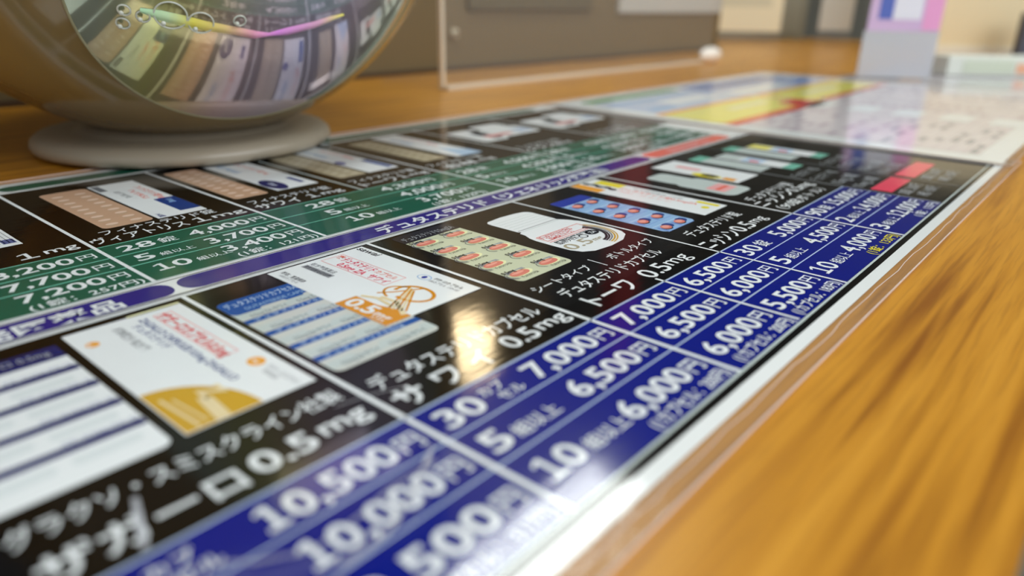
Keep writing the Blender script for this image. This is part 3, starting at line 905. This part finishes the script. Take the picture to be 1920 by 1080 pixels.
# mirror-like dome with pearly tint
md_ = bpy.data.materials.new('pearly_mirror_dome'); md_.use_nodes = True
nt = md_.node_tree; N = nt.nodes; L = nt.links; b = N['Principled BSDF']
b.inputs['Metallic'].default_value = 0.6; b.inputs['Roughness'].default_value = 0.07
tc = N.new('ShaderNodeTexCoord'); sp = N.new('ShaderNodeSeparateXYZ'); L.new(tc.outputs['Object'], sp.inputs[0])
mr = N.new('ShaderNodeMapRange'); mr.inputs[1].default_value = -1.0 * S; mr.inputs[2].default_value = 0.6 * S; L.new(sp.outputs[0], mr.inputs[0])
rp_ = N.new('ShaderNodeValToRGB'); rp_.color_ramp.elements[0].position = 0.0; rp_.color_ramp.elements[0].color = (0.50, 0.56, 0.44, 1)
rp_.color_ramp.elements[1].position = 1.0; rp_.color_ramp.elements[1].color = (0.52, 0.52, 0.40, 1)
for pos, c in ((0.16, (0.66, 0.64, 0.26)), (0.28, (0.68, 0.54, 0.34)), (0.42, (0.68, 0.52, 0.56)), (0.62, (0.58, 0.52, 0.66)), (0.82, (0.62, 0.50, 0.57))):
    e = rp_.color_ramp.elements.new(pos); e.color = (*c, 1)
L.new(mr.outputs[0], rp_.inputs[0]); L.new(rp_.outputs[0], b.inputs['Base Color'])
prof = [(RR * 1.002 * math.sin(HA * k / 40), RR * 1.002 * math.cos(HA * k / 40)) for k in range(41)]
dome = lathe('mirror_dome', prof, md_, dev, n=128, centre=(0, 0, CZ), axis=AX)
# iridescent highlight on the dome, its colours painted on a raised ribbon
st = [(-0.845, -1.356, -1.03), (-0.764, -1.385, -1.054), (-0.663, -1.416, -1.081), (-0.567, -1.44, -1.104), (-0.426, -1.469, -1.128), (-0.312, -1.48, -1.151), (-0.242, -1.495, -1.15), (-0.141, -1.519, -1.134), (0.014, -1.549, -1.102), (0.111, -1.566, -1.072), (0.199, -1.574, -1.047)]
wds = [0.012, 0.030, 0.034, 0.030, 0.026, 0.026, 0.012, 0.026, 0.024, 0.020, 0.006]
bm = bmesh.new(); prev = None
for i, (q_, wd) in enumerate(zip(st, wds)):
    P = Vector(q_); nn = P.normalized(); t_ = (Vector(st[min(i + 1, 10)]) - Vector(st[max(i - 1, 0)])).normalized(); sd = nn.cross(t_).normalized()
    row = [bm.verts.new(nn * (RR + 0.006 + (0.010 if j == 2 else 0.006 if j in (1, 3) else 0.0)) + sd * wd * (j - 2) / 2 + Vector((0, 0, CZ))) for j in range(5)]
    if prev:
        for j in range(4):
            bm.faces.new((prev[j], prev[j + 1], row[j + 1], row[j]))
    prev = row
sm_ = bpy.data.materials.new('highlight_streak'); sm_.use_nodes = True
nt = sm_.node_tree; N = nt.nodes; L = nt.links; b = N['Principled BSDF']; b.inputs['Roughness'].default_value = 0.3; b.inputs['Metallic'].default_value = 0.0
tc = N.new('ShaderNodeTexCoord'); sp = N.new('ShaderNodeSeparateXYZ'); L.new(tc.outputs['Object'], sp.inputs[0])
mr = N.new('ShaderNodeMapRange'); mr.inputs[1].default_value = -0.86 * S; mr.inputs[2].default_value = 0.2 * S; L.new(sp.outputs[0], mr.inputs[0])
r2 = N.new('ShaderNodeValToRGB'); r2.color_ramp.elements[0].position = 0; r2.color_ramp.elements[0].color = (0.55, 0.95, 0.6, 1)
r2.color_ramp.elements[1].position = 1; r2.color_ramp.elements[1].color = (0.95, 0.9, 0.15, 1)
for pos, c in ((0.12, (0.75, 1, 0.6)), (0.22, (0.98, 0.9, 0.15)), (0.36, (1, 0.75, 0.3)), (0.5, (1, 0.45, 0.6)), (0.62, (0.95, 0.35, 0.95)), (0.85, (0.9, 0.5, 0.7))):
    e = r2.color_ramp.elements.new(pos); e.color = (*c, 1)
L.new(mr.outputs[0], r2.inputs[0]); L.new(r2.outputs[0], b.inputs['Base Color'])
bm_obj('highlight_streak', bm, sm_, dev, smooth=True)
dropm = mat('water_drop', (214, 218, 206), rough=0.1)
for (q_, r) in (((-0.722, -1.408, -1.053), 0.075), ((-0.589, -1.443, -1.088), 0.06), ((-0.904, -1.317, -1.031), 0.028), ((-0.829, -1.343, -1.06), 0.03), ((-0.90, -1.269, -1.093), 0.03), ((-0.413, -1.511, -1.078), 0.03)):
    nn = Vector(q_).normalized(); c_ = nn * (RR + 0.004) + Vector((0, 0, CZ))
    ring = [(r + 0.0045 * math.cos(math.radians(k * 45)), 0.004 + 0.0045 * math.sin(math.radians(k * 45))) for k in range(9)]
    d_ = lathe('water_drop', ring, dropm, dev, n=32, centre=c_, axis=nn)
    lathe('drop_glint', [(0.012, 0.0), (0.010, 0.008), (0, 0.012)], dropm, d_, n=12, centre=c_ + Vector((-0.6 * r, -0.1 * r, -0.5 * r)), axis=nn)

# ================================================================== ACRYLIC STAND AND BACKGROUND
acr = bpy.data.materials.new('clear_acrylic'); acr.use_nodes = True
b = acr.node_tree.nodes['Principled BSDF']; b.inputs['Base Color'].default_value = (0.9, 0.92, 0.92, 1); b.inputs['Alpha'].default_value = 0.035; b.inputs['Roughness'].default_value = 0.05
acre = mat('acrylic_polished_edge', (236, 222, 200), rough=0.15, alpha=0.75)
t = thing('acrylic_stand', 'wide clear acrylic stand with bright bottom edge before the beige back panel', 'sign holder', (6.13, 6.35, 0))
box('panel', (0.05, 7.0, 0.0, 0.05, 0.05, 3.6), acr, t)
box('side_edge', (0.0, 0.05, 0.0, 0.055, 0.0, 3.6), acre, t)
box('base_plate', (0.0, 7.05, -0.02, 1.1, -0.006, 0.05), acr, t)
box('front_edge', (0.0, 7.05, -0.10, -0.02, -0.006, 0.055), acre, t, bevel=0.01)
bm = bmesh.new(); bmesh.ops.create_uvsphere(bm, u_segments=24, v_segments=12, radius=0.12)
bmesh.ops.scale(bm, vec=(3.2, 1.1, 1.2), verts=bm.verts); bmesh.ops.translate(bm, vec=(6.8, -0.08, 0.13), verts=bm.verts)
bm_obj('corner_glow', bm, mat('glow_white', (252, 246, 236), rough=0.25), t, smooth=True)  # light caught at the stand's corner, shaped as a white blob

t = thing('screw', 'small pale screw head on the beige back panel behind the acrylic stand', 'screw', (8.05, 8.08, 0.53))
lathe('head', [(0.075, 0), (0.075, 0.05), (0.05, 0.075), (0, 0.08)], mat('screw_pale', (190, 178, 152), rough=0.3), t, n=24, axis=(0, -1, 0))
box('slot', (-0.05, 0.05, -0.085, -0.075, -0.01, 0.01), mat('screw_slot', (60, 50, 40)), t)

RZ = math.atan2(-0.758, 0.652)


def card_stand(label, loc, wdt, parts, z0, z1, name='sign_stand', cat='sign', group=None):
    t = thing(name, label, cat, loc, RZ, group)
    box('acrylic_holder', (-wdt / 2, wdt / 2, 0.0, 0.06, 0.02, z1 + 0.03), acr, t)
    box('base', (-wdt / 2, wdt / 2, -0.10, 0.45, -0.006, 0.03), acr, t)
    for nm, x0, x1, a, b_, c, d in parts:
        box(nm, (x0, x1, -0.012 - d * .006, -0.004 - d * .006, a, b_), mat('card_' + nm + '_' + '_'.join(map(str, c)), c, rough=0.4), t)
    return t


frost = mat('frosted_panel', (206, 208, 214), rough=0.35, alpha=0.72)
t = card_stand('lavender and pink poster with a blue block in a clear stand behind the white sheet', (12.1, 2.9, 0), 1.12,
               (('poster', -0.53, 0.52, 0.68, 1.3, (206, 178, 214), 0), ('pink_band', 0.26, 0.52, 0.70, 1.3, (232, 160, 206), 1), ('blue_block', -0.40, -0.20, 0.84, 1.3, (84, 104, 184), 1),
                ('white_panel', -0.19, 0.22, 0.84, 1.3, (226, 226, 236), 1)), 0.68, 1.3)
box('frosted_lower_panel', (-0.56, 0.54, -0.010, -0.002, 0.03, 0.68), frost, t)
card_stand('cream card in a clear stand near the end of the beige panel', (20.46, 9.1, 0), 2.3,
           (('poster', -1.12, 1.12, 0.30, 2.4, (238, 226, 192), 0), ('faint_print', -0.8, 0.8, 0.95, 1.2, (214, 206, 176), 1)), 0.3, 2.4)
card_stand('narrow pale card standing between the cream card and the lavender poster', (22.2, 7.1, 0), 0.95,
           (('poster', -0.46, 0.46, 0.36, 2.4, (206, 204, 194), 0),), 0.36, 2.4)
# dark post and device
t = thing('display_unit', 'tall grey-green unit standing between the narrow pale card and the lavender poster', 'display', (24.0, 6.3, 0), RZ)
box('body', (-0.1, 0.5, 0, 0.8, -0.006, 3), mat('greengrey', (112, 116, 100), rough=0.4), t, bevel=0.03)
box('front_strip', (0.05, 0.35, -0.02, 0, 0.1, 2.9), mat('greengrey_light', (132, 136, 120), rough=0.4), t)
t = thing('display_unit', 'wide olive-grey unit behind the cream card at the far end of the counter', 'display', (22.5, 11.2, 0), RZ)
box('body', (-0.6, 3.2, 0, 0.8, -0.006, 3), mat('olivegrey', (142, 140, 124), rough=0.5), t, bevel=0.03)
box('front_panel', (-0.4, 3.0, -0.02, 0, 0.2, 2.9), mat('olivegrey_light', (156, 154, 138), rough=0.5), t)
t = thing('cabinet', 'cream cabinet at the right behind the lavender poster', 'cabinet', (21.3, 3.3, 0), RZ)
box('body', (-1.2, 2.8, 0, 1.2, -0.006, 3.2), mat('cabinet_cream', (238, 222, 182), rough=0.4), t, bevel=0.03)
box('plinth', (-1.22, 2.82, -0.04, 0, -0.006, 0.16), mat('cabinet_pale', (236, 232, 214), rough=0.4), t)
t = thing('card_terminal', 'dark blue-grey terminal standing in front of the cream cabinet', 'terminal', (20.9, 2.2, 0), RZ)
box('body', (-0.32, 0.36, 0, 0.25, 0.03, 0.95), mat('terminal_dark', (84, 90, 106), rough=0.35), t, bevel=0.04)
box('screen', (-0.24, 0.28, -0.012, 0, 0.45, 0.85), mat('terminal_screen', (110, 116, 132), rough=0.2), t)
box('foot', (-0.36, 0.40, -0.1, 0.4, -0.006, 0.03), mat('terminal_foot', (150, 156, 160), rough=0.35), t, bevel=0.008)
t = thing('leaflet_tray', 'low pale tray with leaflets in front of the cream cabinet', 'tray', (14.1, 1.75, 0.004), RZ)
box('tray', (-0.95, 1.9, 0, 0.7, 0.0, 0.30), mat('tray_pale', (222, 226, 216), rough=0.35), t, bevel=0.02)
box('green_leaflet', (-0.7, 0.1, -0.012, 0, 0.05, 0.24), mat('leaflet_green', (206, 214, 194), rough=0.4), t)
box('orange_leaflet', (0.15, 0.35, -0.012, 0, 0.05, 0.20), mat('leaflet_orange', (236, 178, 142), rough=0.4), t)
box('grey_box', (0.5, 1.1, -0.02, 0, 0.02, 0.28), mat('tray_grey', (140, 144, 150), rough=0.4), t)

# warm lamp deeper in the room
t = thing('pendant_lamp', 'warm round lamp hanging deep in the room, seen as a glow on the black print', 'lamp', (43, 42, 29))
bm = bmesh.new(); bmesh.ops.create_uvsphere(bm, u_segments=32, v_segments=16, radius=2.7)
bm_obj('globe', bm, mat('lamp_warm', (255, 240, 215), emit=(255, 226, 176), es=17), t, smooth=True)
lathe('rod', [(0.12, 2.3), (0.12, 11.0)], mat('rod', (60, 58, 54)), t, n=12)

bpy.data.objects.remove(_fo)
